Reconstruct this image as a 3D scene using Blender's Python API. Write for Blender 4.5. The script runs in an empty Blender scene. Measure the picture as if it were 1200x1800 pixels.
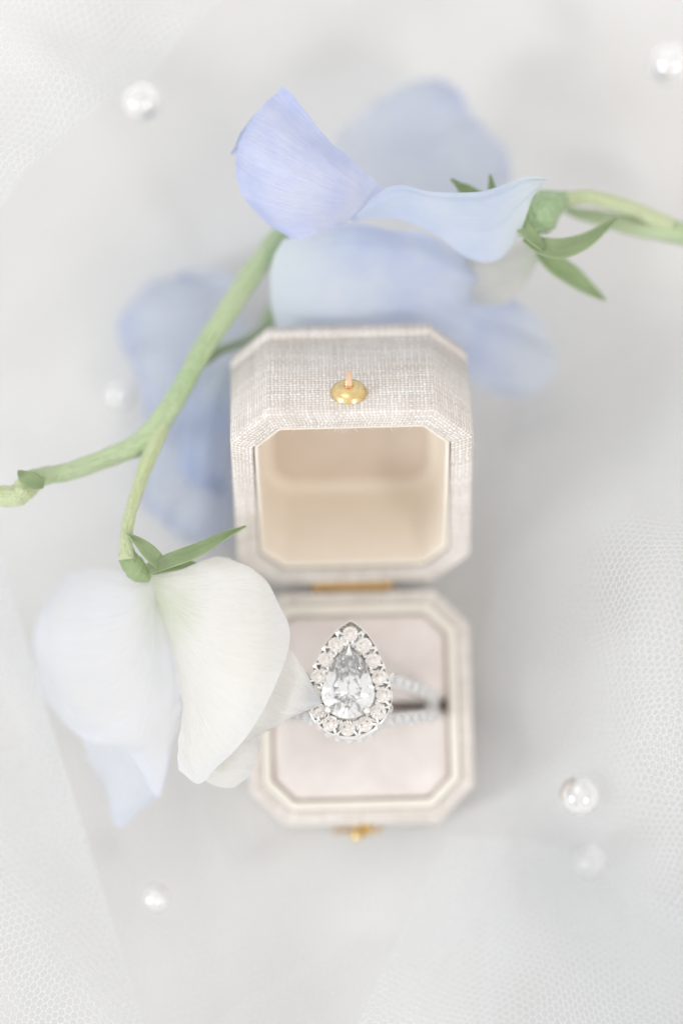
import bpy, bmesh, math, random
import numpy as np
from mathutils import Vector, Matrix

random.seed(7); np.random.seed(7)
S = 0.001                      # everything below is written in millimetres
R = math.radians
scene = bpy.context.scene
col = scene.collection

# ------------------------------------------------------------------ camera
TILT = 8.0                     # degrees off straight down
FOCAL = 90.0                   # mm lens on a 24 x 36 mm frame held upright
TABLE = 5.5                    # tabletop level
BASE_H = 17.0                  # level of the box base's rim
P0 = Vector((0, 0, BASE_H))    # middle of the base rim
D0 = 321.0                     # its distance along the view axis
rotm = Matrix.Rotation(R(TILT), 3, 'X')
def ray(px, py):
    return rotm @ Vector(((px - 600) / (50 * FOCAL), (900 - py) / (50 * FOCAL), -1))
CAM = P0 - ray(632, 1242) * D0
def up(px, py, z):             # point at height z seen at a place of the photograph
    d = ray(px, py)
    return CAM + d * ((z - CAM.z) / d.z)
cam_d = bpy.data.cameras.new('camera')
cam = bpy.data.objects.new('camera', cam_d); col.objects.link(cam)
cam.matrix_world = Matrix.Translation(CAM * S) @ rotm.to_4x4()
cam_d.sensor_fit = 'VERTICAL'; cam_d.sensor_width = 24; cam_d.sensor_height = 36
cam_d.lens = FOCAL; cam_d.clip_start = 0.01; cam_d.clip_end = 20
cam_d.dof.use_dof = True
FOCUS_Z = 33.0
cam_d.dof.focus_distance = ((CAM - Vector((0, 3, FOCUS_Z))).dot(rotm @ Vector((0, 0, 1)))) * S
cam_d.dof.aperture_fstop = 3.5
cam_d.dof.aperture_blades = 0
scene.camera = cam

# ------------------------------------------------------------------ world, lamps, exposure
world = bpy.data.worlds.new('World'); scene.world = world; world.use_nodes = True
bg = world.node_tree.nodes['Background']
bg.inputs[0].default_value = (1.0, 0.99, 0.985, 1)
bg.inputs[1].default_value = 0.93
def area(name, loc, target, size, power, color):
    l = bpy.data.lights.new(name, 'AREA'); l.shape = 'RECTANGLE'
    l.size, l.size_y = size; l.energy = power; l.color = color
    o = bpy.data.objects.new(name, l); col.objects.link(o)
    o.location = loc
    o.rotation_euler = (Vector(target) - Vector(loc)).to_track_quat('-Z', 'Y').to_euler()
    return o
area('window_light', (-1.05, -0.5, 0.85), (0, 0, 0.02), (0.20, 0.25), 7.0, (0.90, 0.96, 1.0))
area('overhead_fill_light', (-0.45, 0.8, 1.4), (0, 0, 0.02), (0.8, 0.8), 2.0, (1.0, 0.985, 0.965))  # added soft fill from above, brightens the lid's lower inner wall
area('second_window_light', (0.75, -0.75, 1.15), (0, 0, 0.02), (0.2, 0.26), 4.0, (1.0, 0.95, 0.89))
vs = scene.view_settings
vs.view_transform = 'Standard'; vs.look = 'None'; vs.exposure = 0.13; vs.gamma = 1; vs.use_curve_mapping = False
scene.cycles.max_bounces = 24; scene.cycles.transmission_bounces = 14; scene.cycles.transparent_max_bounces = 16
scene.cycles.diffuse_bounces = 14; scene.cycles.glossy_bounces = 8
scene.cycles.use_denoising = True
scene.cycles.sample_clamp_indirect = 8

# ------------------------------------------------------------------ object helpers
def tag(o, label=None, cat=None, group=None, kind=None):
    if label: o['label'] = label
    if cat: o['category'] = cat
    if group: o['group'] = group
    if kind: o['kind'] = kind
    return o
def empty(name, loc=(0, 0, 0), rot=(0, 0, 0), parent=None):
    o = bpy.data.objects.new(name, None); col.objects.link(o)
    o.empty_display_size = 0.01
    o.location = Vector(loc) * S; o.rotation_euler = rot
    if parent: o.parent = parent
    return o
def mesh_from(name, verts, faces, uvs=None, smooth=True):
    me = bpy.data.meshes.new(name)
    me.from_pydata([tuple(Vector(v) * S) for v in verts], [], faces)
    if uvs is not None:
        uv = me.uv_layers.new(name='UVMap')
        for p in me.polygons:
            for li in p.loop_indices:
                uv.data[li].uv = uvs(p, li, me)
    if smooth:
        me.polygons.foreach_set('use_smooth', [True] * len(me.polygons))
    me.update()
    return me
def link(name, me, mat, parent=None, loc=(0, 0, 0), rot=(0, 0, 0)):
    o = bpy.data.objects.new(name, me); col.objects.link(o)
    if mat and not me.materials: me.materials.append(mat)
    o.location = Vector(loc) * S; o.rotation_euler = rot
    if parent: o.parent = parent
    return o

# ------------------------------------------------------------------ material helpers
class NT:
    def __init__(s, name):
        s.m = bpy.data.materials.new(name); s.m.use_nodes = True
        s.t = s.m.node_tree; s.t.nodes.clear()
        s.out = s.n('ShaderNodeOutputMaterial')
    def n(s, kind, **kw):
        x = s.t.nodes.new(kind)
        for k, v in kw.items(): setattr(x, k, v)
        return x
    def set(s, sock, v):
        if isinstance(v, bpy.types.NodeSocket): s.t.links.new(v, sock)
        else: sock.default_value = v
    def math(s, op, a, b=None, c=None, clamp=False):
        x = s.n('ShaderNodeMath', operation=op, use_clamp=clamp)
        s.set(x.inputs[0], a)
        if b is not None: s.set(x.inputs[1], b)
        if c is not None: s.set(x.inputs[2], c)
        return x.outputs[0]
    def mix(s, f, a, b, blend='MIX'):
        x = s.n('ShaderNodeMix', data_type='RGBA', blend_type=blend)
        s.set(x.inputs['Factor'], f); s.set(x.inputs[6], a); s.set(x.inputs[7], b)
        return x.outputs[2]
    def noise(s, vec, scale, detail=3, rough=.55, out=0):
        x = s.n('ShaderNodeTexNoise'); s.set(x.inputs['Vector'], vec)
        x.inputs['Scale'].default_value = scale; x.inputs['Detail'].default_value = detail
        x.inputs['Roughness'].default_value = rough
        return x.outputs[out]
    def mapping(s, vec, scale=(1, 1, 1), loc=(0, 0, 0)):
        x = s.n('ShaderNodeMapping'); s.set(x.inputs['Vector'], vec)
        x.inputs['Scale'].default_value = scale; x.inputs['Location'].default_value = loc
        return x.outputs[0]
    def ramp(s, f, stops):
        x = s.n('ShaderNodeValToRGB'); s.set(x.inputs[0], f)
        e = x.color_ramp.elements
        while len(e) < len(stops): e.new(.5)
        for i, (p, c) in enumerate(stops):
            e[i].position = p; e[i].color = c if len(c) == 4 else (*c, 1)
        return x.outputs[0]
    def bump(s, h, strength, dist, normal=None):
        x = s.n('ShaderNodeBump'); s.set(x.inputs['Height'], h)
        x.inputs['Strength'].default_value = strength; x.inputs['Distance'].default_value = dist
        if normal: s.set(x.inputs['Normal'], normal)
        return x.outputs[0]
    def bsdf(s, **kw):
        x = s.n('ShaderNodeBsdfPrincipled')
        for k, v in kw.items(): s.set(x.inputs[k.replace('_', ' ')], v)
        return x
    def finish(s, shader):
        s.t.links.new(shader, s.out.inputs['Surface']); return s.m
def rgb(r, g, b):              # sRGB 0-255 -> linear
    f = lambda c: c / 12.92 if c <= .04045 else ((c + .055) / 1.055) ** 2.4
    return (f(r / 255), f(g / 255), f(b / 255), 1)

def mat_simple(name, color, rough=.6, **kw):
    t = NT(name); b = t.bsdf(Base_Color=color, Roughness=rough, **kw)
    return t.finish(b.outputs[0])

def mat_linen():
    t = NT('linen')
    uv = t.n('ShaderNodeUVMap').outputs[0]
    # wander of the threads
    w = t.noise(uv, 0.9, 2, .6, 1)
    off = t.n('ShaderNodeVectorMath', operation='SUBTRACT'); t.set(off.inputs[0], w); off.inputs[1].default_value = (.5, .5, .5)
    sc = t.n('ShaderNodeVectorMath', operation='SCALE'); t.set(sc.inputs[0], off.outputs[0]); sc.inputs['Scale'].default_value = .42
    ad = t.n('ShaderNodeVectorMath', operation='ADD'); t.set(ad.inputs[0], uv); t.set(ad.inputs[1], sc.outputs[0])
    sep = t.n('ShaderNodeSeparateXYZ'); t.set(sep.inputs[0], ad.outputs[0])
    u = t.math('MULTIPLY', sep.outputs[0], 1 / .43); v = t.math('MULTIPLY', sep.outputs[1], 1 / .42)
    fu, fv = t.math('FLOOR', u), t.math('FLOOR', v)
    pu = t.math('SINE', t.math('MULTIPLY', t.math('FRACT', u), math.pi))
    pv = t.math('SINE', t.math('MULTIPLY', t.math('FRACT', v), math.pi))
    wu = t.math('COSINE', t.math('MULTIPLY', t.math('ADD', t.math('SUBTRACT', v, .5), fu), math.pi))
    wv = t.math('COSINE', t.math('MULTIPLY', t.math('ADD', t.math('SUBTRACT', u, .5), fv), math.pi))
    h1 = t.math('ADD', t.math('MULTIPLY', pu, .6), t.math('MULTIPLY', wu, .4))
    h2 = t.math('SUBTRACT', t.math('MULTIPLY', pv, .6), t.math('MULTIPLY', wv, .4))
    h = t.math('MAXIMUM', h1, h2)
    # every thread has a tone of its own; slubs run along the threads
    cu = t.n('ShaderNodeCombineXYZ'); t.set(cu.inputs[0], fu); t.set(cu.inputs[1], t.math('MULTIPLY', v, .06))
    cv = t.n('ShaderNodeCombineXYZ'); t.set(cv.inputs[1], fv); t.set(cv.inputs[0], t.math('MULTIPLY', u, .06)); cv.inputs[2].default_value = 9
    nu = t.noise(cu.outputs[0], .73, 2); nv = t.noise(cv.outputs[0], .73, 2)
    isu = t.math('GREATER_THAN', h1, h2)
    tone = t.math('ADD', t.math('MULTIPLY', nu, isu), t.math('MULTIPLY', nv, t.math('SUBTRACT', 1, isu)))
    c = t.ramp(tone, [(.30, rgb(216, 206, 197)), (.5, rgb(235, 228, 221)), (.70, rgb(249, 246, 243))])
    gap = t.math('MULTIPLY', t.math('SUBTRACT', .75, h), 1.1, clamp=True)
    c = t.mix(t.math('MULTIPLY', gap, .8), c, rgb(172, 156, 140))
    geo = t.noise(t.n('ShaderNodeTexCoord').outputs['Object'], 900, 3)
    hh = t.math('ADD', h, t.math('MULTIPLY', geo, .35))
    fleck = t.noise(t.mapping(uv, (2.2, 1.3, 1)), 1.6, 1, .4)
    c = t.mix(t.math('MULTIPLY', t.math('GREATER_THAN', fleck, .735), .5), c, rgb(120, 108, 98))
    b = t.bsdf(Base_Color=c, Roughness=.85, Normal=t.bump(hh, 1.0, .0002))
    b.inputs['Sheen Weight'].default_value = .25; b.inputs['Sheen Roughness'].default_value = .5
    b.inputs['Specular IOR Level'].default_value = .25
    return t.finish(b.outputs[0])

def mat_velvet(name, c1, c2, sheen):
    t = NT(name)
    oc = t.n('ShaderNodeTexCoord').outputs['Object']
    f = t.noise(oc, 260, 3)
    fine = t.noise(oc, 5200, 2)
    c = t.mix(t.math('MULTIPLY_ADD', f, 1.6, -.3, True), c1, c2)
    b = t.bsdf(Base_Color=c, Roughness=.9, Normal=t.bump(fine, .5, .00008))
    b.inputs['Sheen Weight'].default_value = sheen; b.inputs['Sheen Roughness'].default_value = .35
    b.inputs['Specular IOR Level'].default_value = .15
    return t.finish(b.outputs[0])

def mat_metal(name, color, rough, scale=3000, bump=.1, dirt=None):
    t = NT(name)
    oc = t.n('ShaderNodeTexCoord').outputs['Object']
    n = t.noise(oc, scale, 3)
    c = color
    if dirt: c = t.mix(t.math('MULTIPLY_ADD', t.noise(oc, scale * .35, 4), 2.4, -.95, True), color, dirt)
    b = t.bsdf(Base_Color=c, Metallic=1.0, Roughness=t.math('MULTIPLY_ADD', n, .2, rough - .1), Normal=t.bump(n, bump, .00003))
    return t.finish(b.outputs[0])

def mat_petal(name, base, mid, edge, blotch, trans=.45, vein=.5):
    t = NT(name)
    uv = t.n('ShaderNodeUVMap').outputs[0]
    sep = t.n('ShaderNodeSeparateXYZ'); t.set(sep.inputs[0], uv)
    oc = t.n('ShaderNodeTexCoord').outputs['Object']
    cloud = t.noise(oc, 75, 3)
    vv = t.math('ADD', sep.outputs[1], t.math('MULTIPLY_ADD', cloud, .5, -.25))
    c = t.ramp(vv, [(.0, base), (.34, mid), (.72, mid), (1.0, edge)])
    c = t.mix(t.math('MULTIPLY_ADD', t.noise(oc, 130, 3), 2.2, -.8, True), c, blotch)
    ve = t.noise(t.mapping(uv, (60, 2.2, 1)), 1.0, 3, .6)
    ve2 = t.noise(t.mapping(uv, (190, 9, 1)), 1.0, 2, .5)
    fac = t.math('MULTIPLY_ADD', ve, 2.4, -.9, True)
    c = t.mix(t.math('MULTIPLY', fac, .30 * vein), c, edge, 'MULTIPLY')
    cell = t.noise(oc, 2600, 2)
    h = t.math('ADD', t.math('MULTIPLY', ve, 1.2), t.math('ADD', t.math('MULTIPLY', ve2, .5), t.math('MULTIPLY', cell, .22)))
    nb = t.bump(h, .9 * vein, .0003)
    b = t.bsdf(Base_Color=c, Roughness=.5, Normal=nb)
    b.inputs['Specular IOR Level'].default_value = .32
    b.inputs['Sheen Weight'].default_value = .2; b.inputs['Sheen Roughness'].default_value = .4
    tr = t.n('ShaderNodeBsdfTranslucent'); t.set(tr.inputs[0], c); t.set(tr.inputs['Normal'], nb)
    ms = t.n('ShaderNodeMixShader'); ms.inputs[0].default_value = trans
    t.t.links.new(b.outputs[0], ms.inputs[1]); t.t.links.new(tr.outputs[0], ms.inputs[2])
    return t.finish(ms.outputs[0])

def mat_green(name, c1, c2, trans=.15):
    t = NT(name)
    oc = t.n('ShaderNodeTexCoord').outputs['Object']
    uv = t.n('ShaderNodeUVMap').outputs[0]
    f = t.noise(oc, 110, 3)
    st = t.noise(t.mapping(uv, (26, 1.5, 1)), 1, 3)
    fz = t.noise(oc, 2100, 3)
    c = t.mix(t.math('MULTIPLY_ADD', f, 2.2, -.6, True), c1, c2)
    c = t.mix(t.math('MULTIPLY_ADD', st, 1.0, -.3, True), c, c2)
    c = t.mix(t.math('MULTIPLY_ADD', fz, 2.0, -.85, True), c, rgb(208, 218, 194))
    b = t.bsdf(Base_Color=c, Roughness=.55, Normal=t.bump(t.math('ADD', t.math('MULTIPLY', st, 2.0), fz), .8, .0004))
    b.inputs['Sheen Weight'].default_value = .3; b.inputs['Specular IOR Level'].default_value = .35
    tr = t.n('ShaderNodeBsdfTranslucent'); t.set(tr.inputs[0], c)
    ms = t.n('ShaderNodeMixShader'); ms.inputs[0].default_value = trans
    t.t.links.new(b.outputs[0], ms.inputs[1]); t.t.links.new(tr.outputs[0], ms.inputs[2])
    return t.finish(ms.outputs[0])

def mat_thread():
    t = NT('tulle_thread')
    c = (.965, .975, .985, 1)
    d = t.bsdf(Base_Color=c, Roughness=.45)
    tr = t.n('ShaderNodeBsdfTranslucent'); t.set(tr.inputs[0], c)
    ms = t.n('ShaderNodeMixShader'); ms.inputs[0].default_value = .4
    t.t.links.new(d.outputs[0], ms.inputs[1]); t.t.links.new(tr.outputs[0], ms.inputs[2])
    return t.finish(ms.outputs[0])

def mat_table():
    t = NT('tabletop_white')
    oc = t.n('ShaderNodeTexCoord').outputs['Object']
    n = t.noise(oc, 22, 4); n2 = t.noise(oc, 1500, 2)
    c = t.ramp(n, [(.34, (.625, .612, .595)), (.52, (.66, .65, .637)), (.7, (.685, .679, .672))])
    b = t.bsdf(Base_Color=c, Roughness=.7, Normal=t.bump(n2, .2, .0002))
    return t.finish(b.outputs[0])

def mat_diamond(name, tint, milk, ior=2.42, amount=.3):
    t = NT(name)
    g = t.n('ShaderNodeBsdfGlass'); g.inputs['Color'].default_value = tint
    g.inputs['Roughness'].default_value = 0; g.inputs['IOR'].default_value = ior
    b = t.bsdf(Base_Color=milk, Roughness=.08)
    ms = t.n('ShaderNodeMixShader'); ms.inputs[0].default_value = amount
    t.t.links.new(g.outputs[0], ms.inputs[1]); t.t.links.new(b.outputs[0], ms.inputs[2])
    return t.finish(ms.outputs[0])

def mat_bead():
    t = NT('clear_bead')
    b = t.bsdf(Base_Color=(.98, .98, .985, 1), Roughness=.03, IOR=1.5)
    b.inputs['Transmission Weight'].default_value = .95
    g = t.n('ShaderNodeBsdfGlossy')
    g.inputs['Color'].default_value = (1, .985, .97, 1); g.inputs['Roughness'].default_value = .05
    ms = t.n('ShaderNodeMixShader'); ms.inputs[0].default_value = .22
    t.t.links.new(b.outputs[0], ms.inputs[1]); t.t.links.new(g.outputs[0], ms.inputs[2])
    return t.finish(ms.outputs[0])

M = dict(
    linen=mat_linen(),
    pad=mat_velvet('blush_velvet', rgb(210, 200, 196), rgb(227, 219, 215), .35),
    lining=mat_velvet('cream_lining', rgb(232, 223, 210), rgb(237, 229, 217), .2),
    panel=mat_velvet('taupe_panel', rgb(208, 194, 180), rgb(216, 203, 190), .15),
    lip=mat_velvet('cream_velvet', rgb(226, 219, 209), rgb(233, 228, 219), .3),
    brass=mat_metal('brass', (.83, .66, .34, 1), .26, 2500, .15, (.66, .44, .17, 1)),
    brass_red=mat_metal('copper_brass', (.88, .62, .44, 1), .3, 2500, .15, (.72, .42, .24, 1)),
    brass_old=mat_metal('orange_brass', (.66, .43, .15, 1), .38, 700, .3, (.30, .16, .05, 1)),
    gold=mat_metal('white_gold', (.86, .85, .83, 1), .14, 4000, .12),
    diamond=mat_diamond('diamond', (1, 1, 1, 1), (.97, .97, .97, 1), amount=.06),
    diamond_warm=mat_diamond('champagne_diamond', (.995, .981, .964, 1), (.90, .86, .82, 1), amount=.05),
    diamond_pave=mat_diamond('pave_diamond', (1, 1, 1, 1), (.97, .97, .97, 1), amount=.5),  # extra white mixed into these stones stands in for their sparkle
    thread=mat_thread(), table=mat_table(), bead=mat_bead(),
    blue=mat_petal('blue_petal', rgb(210, 217, 241), rgb(200, 208, 239), rgb(187, 197, 239), rgb(229, 231, 242), vein=.6),
    pale=mat_petal('pale_blue_petal', rgb(222, 232, 232), rgb(210, 220, 240), rgb(196, 206, 236), rgb(228, 232, 240), .55),
    wing=mat_petal('blue_wing_petal', rgb(226, 235, 240), rgb(202, 212, 238), rgb(222, 227, 235), rgb(226, 232, 241), .55),
    blueedge=mat_petal('white_tipped_petal', rgb(194, 206, 238), rgb(208, 219, 241), rgb(234, 238, 238), rgb(224, 231, 241), .55),
    lilac=mat_petal('lilac_blue_petal', rgb(226, 230, 238), rgb(214, 221, 235), rgb(202, 210, 234), rgb(225, 230, 237), .6),
    paler=mat_petal('faint_blue_petal', rgb(238, 240, 244), rgb(232, 236, 243), rgb(226, 231, 243), rgb(238, 240, 244), .6),
    keel=mat_petal('cream_keel', rgb(206, 214, 196), rgb(218, 217, 212), rgb(212, 214, 218), rgb(222, 220, 214), .6),
    white=mat_petal('white_petal', rgb(222, 230, 206), rgb(245, 244, 240), rgb(240, 241, 243), rgb(248, 247, 245), .55, .7),
    bluewhite=mat_petal('blue_tinged_petal', rgb(232, 236, 226), rgb(243, 243, 244), rgb(236, 239, 245), rgb(240, 242, 247), .6, .6),
    stem=mat_green('stem_green', rgb(164, 193, 138), rgb(200, 217, 172)),
    stem_pale=mat_green('pale_stem_green', rgb(206, 220, 158), rgb(218, 228, 184)),
    stem_dark=mat_green('dark_stem_green', rgb(142, 178, 122), rgb(170, 198, 148)),
    sepal=mat_green('sepal_green', rgb(180, 206, 146), rgb(204, 221, 176), .5),
)

# ------------------------------------------------------------------ setting: tabletop
nx = 60
xs = np.linspace(-420, 420, nx)
verts = [(x, y + 60, 0.5 * math.sin(x * .05 + .4) * math.cos(y * .043) + TABLE - .6) for y in xs for x in xs]
faces = [(j * nx + i, j * nx + i + 1, (j + 1) * nx + i + 1, (j + 1) * nx + i) for j in range(nx - 1) for i in range(nx - 1)]
tag(link('tabletop', mesh_from('tabletop', verts, faces), M['table']), kind='structure')

# ------------------------------------------------------------------ ring box
HX, HY, CH = 14.1, 14.6, 4.5   # half width, half depth, chamfer
def octagon(inset, r=.5, seg=3, hx=HX, hy=HY, ch=CH):
    a, b = hx - inset, hy - inset; c = max(ch - .586 * inset, .5)
    P = [(a, -b + c), (a, b - c), (a - c, b), (-a + c, b), (-a, b - c), (-a, -b + c), (-a + c, -b), (a - c, -b)]
    out = []
    for i in range(8):
        p = Vector(P[i]); q = Vector(P[i - 1]); n = Vector(P[(i + 1) % 8])
        d = min(r * math.tan(R(22.5)), .45 * min((q - p).length, (n - p).length))
        A = p + (q - p).normalized() * d; B = p + (n - p).normalized() * d
        for k in range(seg + 1):
            s = k / seg
            out.append((1 - s) ** 2 * A + 2 * s * (1 - s) * p + s * s * B)
    return out
def shell(name, profile, cap_start=False, cap_end=False, rr=.5, seg=3, sub=1, jitter=0):
    # profile: list of (inset, z[, corner radius]); loops are joined into a wall
    pr = [(p[0], p[1], p[2] if len(p) > 2 else rr) for p in profile]
    loops = [octagon(i, r, seg) for i, z, r in pr]
    n = len(loops[0])
    ref = octagon(0, .5, seg)
    us = [0]
    for k in range(n): us.append(us[-1] + (ref[(k + 1) % n] - ref[k]).length)
    vs_ = [0]
    for a, b in zip(pr[:-1], pr[1:]): vs_.append(vs_[-1] + math.hypot(a[0] - b[0], a[1] - b[1]))
    verts, faces, uvl = [], [], []
    for (i, z, r), L in zip(pr, loops): verts += [(p.x, p.y, z) for p in L]
    for j in range(len(pr) - 1):
        for k in range(n):
            k2 = (k + 1) % n
            faces.append((j * n + k, j * n + k2, (j + 1) * n + k2, (j + 1) * n + k))
            uvl.append([(us[k], vs_[j]), (us[k + 1], vs_[j]), (us[k + 1], vs_[j + 1]), (us[k], vs_[j + 1])])
    for flag, j in ((cap_start, 0), (cap_end, len(pr) - 1)):
        if flag:
            f = tuple(range(j * n, j * n + n)); f = f[::-1] if j == 0 else f
            faces.append(f); uvl.append([(verts[i][0], verts[i][1]) for i in f])
    flat = [c for q in uvl for c in q]
    me = mesh_from(name, verts, faces, lambda p, li, m: flat[li])
    bm = bmesh.new(); bm.from_mesh(me)
    bmesh.ops.recalc_face_normals(bm, faces=bm.faces)
    bm.to_mesh(me); bm.free()
    return me
def arc(inset, z, r, a0, a1, n=4):   # rounded edge in a profile
    return [(inset + r * math.cos(R(a0 + (a1 - a0) * k / n)), z + r * math.sin(R(a0 + (a1 - a0) * k / n))) for k in range(n + 1)]

BOX_ROT = R(1.5)
box = tag(empty('ring_box', rot=(0, 0, BOX_ROT)), 'open eight-sided linen ring box with brass clasp and blush velvet pad', 'ring box')

def edge_split(o, angle=40):
    me = o.data
    bm = bmesh.new(); bm.from_mesh(me)
    for e in bm.edges:
        if len(e.link_faces) == 2 and e.calc_face_angle(0) > R(angle): e.smooth = False
    bm.to_mesh(me); bm.free()

# base: outer linen wall, turned over the rim
prof = [(0.3, TABLE), (0, TABLE + .3), (0, BASE_H - .5)] + arc(.5, BASE_H - .5, .5, 180, 90)[1:] + arc(1.5, BASE_H - .3, .3, 90, 0) + [(1.82, BASE_H - 6)]
base = link('base', shell('base', prof, cap_start=True), M['linen'], box)
tag(base, 'lower half covered in oatmeal linen')
# cream collar standing inside the rim
zt = BASE_H + .6
prof = [(1.85, BASE_H - 3), (1.85, zt - .4)] + arc(2.15, zt - .3, .3, 180, 90, 4)[1:] + arc(2.5, zt - .45, .45, 90, 0, 4) + [(2.95, BASE_H - 7)]
link('collar', shell('collar', prof), M['lip'], base)
# tray floor under the pad
link('tray_floor', shell('tray_floor', [(2.9, BASE_H - 6.5), (3.0, BASE_H - 6.4)], cap_end=True), M['lining'], base)
# pad: two velvet cushions with the slot between them
def pad_half(sgn):
    inset = 2.98; a, b = HX - inset, HY - inset; c = CH - .586 * inset
    nu, nv = 46, 30; y0 = .5
    V, F = [], []
    for j in range(nv + 1):
        y = y0 + (b - y0) * j / nv
        hw = a if y < b - c else a - (y - (b - c))
        for i in range(nu + 1):
            x = hw * (2 * i / nu - 1)
            d1 = min(a - abs(x), b - y, (a + b - c - abs(x) - y) / 1.414)
            d2 = y - y0
            f = lambda d, w: math.sqrt(max(0, 1 - (1 - min(max(d, 0) / w, 1)) ** 2))
            z = BASE_H - .75 + .75 * f(d1, 1.1) + .6 * f(d1, 7)
            z -= 2.2 * (1 - f(d2, 1.3)) + .28 * (1 - f(d2, 6))
            z += .07 * math.sin(x * .8 + sgn) * math.sin(y * .6)
            V.append((x * sgn, y * sgn, z))
    for j in range(nv):
        for i in range(nu):
            k = j * (nu + 1) + i; F.append((k, k + 1, k + nu + 2, k + nu + 1))
    # skirts down to the tray so the cushion is a body
    w = nu + 1
    rim = [i for i in range(w)] + [j * w + nu for j in range(1, nv + 1)] + [nv * w + i for i in range(nu - 1, -1, -1)] + [j * w for j in range(nv - 1, 0, -1)]
    n0 = len(V)
    for k in rim: V.append((V[k][0], V[k][1], BASE_H - 6.2))
    for q in range(len(rim)):
        q2 = (q + 1) % len(rim); F.append((rim[q2], rim[q], n0 + q, n0 + q2))
    return mesh_from('cushion', V, F)
for sg in (1, -1):
    o = link('cushion', pad_half(sg), M['pad'], base); edge_split(o, 50)

# lid, hinged open
LID_H = 16.2
lid_pivot = (0, HY + .8, BASE_H + .35)
OPEN = 128
lid_wall_top = LID_H - 2.7
prof = [(2.75, 2.2), (2.62, .35)] + arc(2.3, .35, .32, 0, -90, 3) + arc(.45, .45, .45, 270, 180, 4) + [(0.0, lid_wall_top - .15), (.4, lid_wall_top)]
lid_me = shell('lid', prof)
cap_prof = [(.4, lid_wall_top + .001), (-.05, lid_wall_top + .18), (-.05, LID_H - .55)] + arc(.5, LID_H - .55, .55, 180, 90, 4) + [(2.0, LID_H + .06)]
cap_me = shell('lid_top', cap_prof, cap_end=True)
lin_prof = [(2.7, .55), (2.95, .35), (3.2, .55), (3.25, 1.2, 1.2), (3.3, 12.9, 2.2)] + [(p[0], p[1], 2.2) for p in arc(4.8, 12.9, 1.5, 180, 90, 5)[1:]]
lin_me = shell('lining', lin_prof, seg=5)
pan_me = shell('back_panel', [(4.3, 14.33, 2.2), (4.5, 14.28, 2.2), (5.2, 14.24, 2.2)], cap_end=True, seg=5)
for me in (lid_me, cap_me, lin_me, pan_me):      # hinge line becomes the origin
    me.transform(Matrix.Translation((0, (-HY - .0) * S, 0)))
lid = link('lid', lid_me, M['linen'], box, lid_pivot, (R(-OPEN), 0, 0))
lid.scale.x = 1.03; lid.location.x -= .25 * S
tag(lid, 'raised lid covered in oatmeal linen')
link('lid_top', cap_me, M['linen'], lid)
link('lining', lin_me, M['lining'], lid)
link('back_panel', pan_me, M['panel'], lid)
# stray linen fibres at the turned edge
def fibre(name, p, d, n, r, bend, parent, mat):
    V, F = [], []
    p = Vector(p); d = Vector(d).normalized(); b = Vector(bend)
    side = d.cross(Vector((.3, .5, .8))).normalized(); s2 = d.cross(side)
    for k in range(n + 1):
        s = k / n; q = p + d * s + b * s * s
        for a in range(3): V.append(q + (side * math.cos(a * 2.094) + s2 * math.sin(a * 2.094)) * r * (1 - .6 * s))
    for k in range(n):
        for a in range(3): F.append((k * 3 + a, k * 3 + (a + 1) % 3, k * 3 + 3 + (a + 1) % 3, k * 3 + 3 + a))
    return V, F
V, F = [], []
for k in range(150):
    sd = random.random()
    if sd < .45: p = (random.uniform(-9, 9), -2 * HY + random.choice([.05, 2.5]), random.uniform(-.02, .3)); d = (random.gauss(0, .5), random.uniform(-.2, .5), -random.uniform(.1, .5))
    elif sd < .72:
        s_ = random.choice((-1, 1)); q = random.random(); p = (s_ * (HX - 2.3 - q * 2.6 - .2), -2 * HY + 2.2 + (1 - q) * 2.6, random.uniform(-.02, .3)); d = (-s_ * random.uniform(.1, .6), random.uniform(0, .6), -random.uniform(.05, .5))
    else:
        s_ = random.choice((-1, 1)); p = (s_ * (HX - random.choice([0, 2.6])), random.uniform(-2 * HY + 5, -8), random.uniform(-.02, .3)); d = (s_ * random.uniform(-.5, .5), random.gauss(0, .5), -random.uniform(.05, .4))
    L = random.uniform(.25, .8); d = tuple(c * L / max(.3, Vector(d).length) for c in d)
    v, f = fibre('f', p, Vector(d) , 3, .022, (random.gauss(0, .2), random.gauss(0, .2), random.gauss(0, .1)), None, None)
    o = len(V); V += v; F += [tuple(i + o for i in q) for q in f]
fz = link('frayed_thread', mesh_from('frayed_thread', V, F), mat_simple('linen_fibre', rgb(240, 234, 227), .8), lid)
fz['kind'] = 'stuff'

def lathe(profile, seg=40):
    V, F = [], []
    for r, z in profile:
        for k in range(seg): V.append((r * math.cos(2 * math.pi * k / seg), r * math.sin(2 * math.pi * k / seg), z))
    for j in range(len(profile) - 1):
        for k in range(seg):
            F.append((j * seg + k, j * seg + (k + 1) % seg, (j + 1) * seg + (k + 1) % seg, (j + 1) * seg + k))
    return V, F
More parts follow.
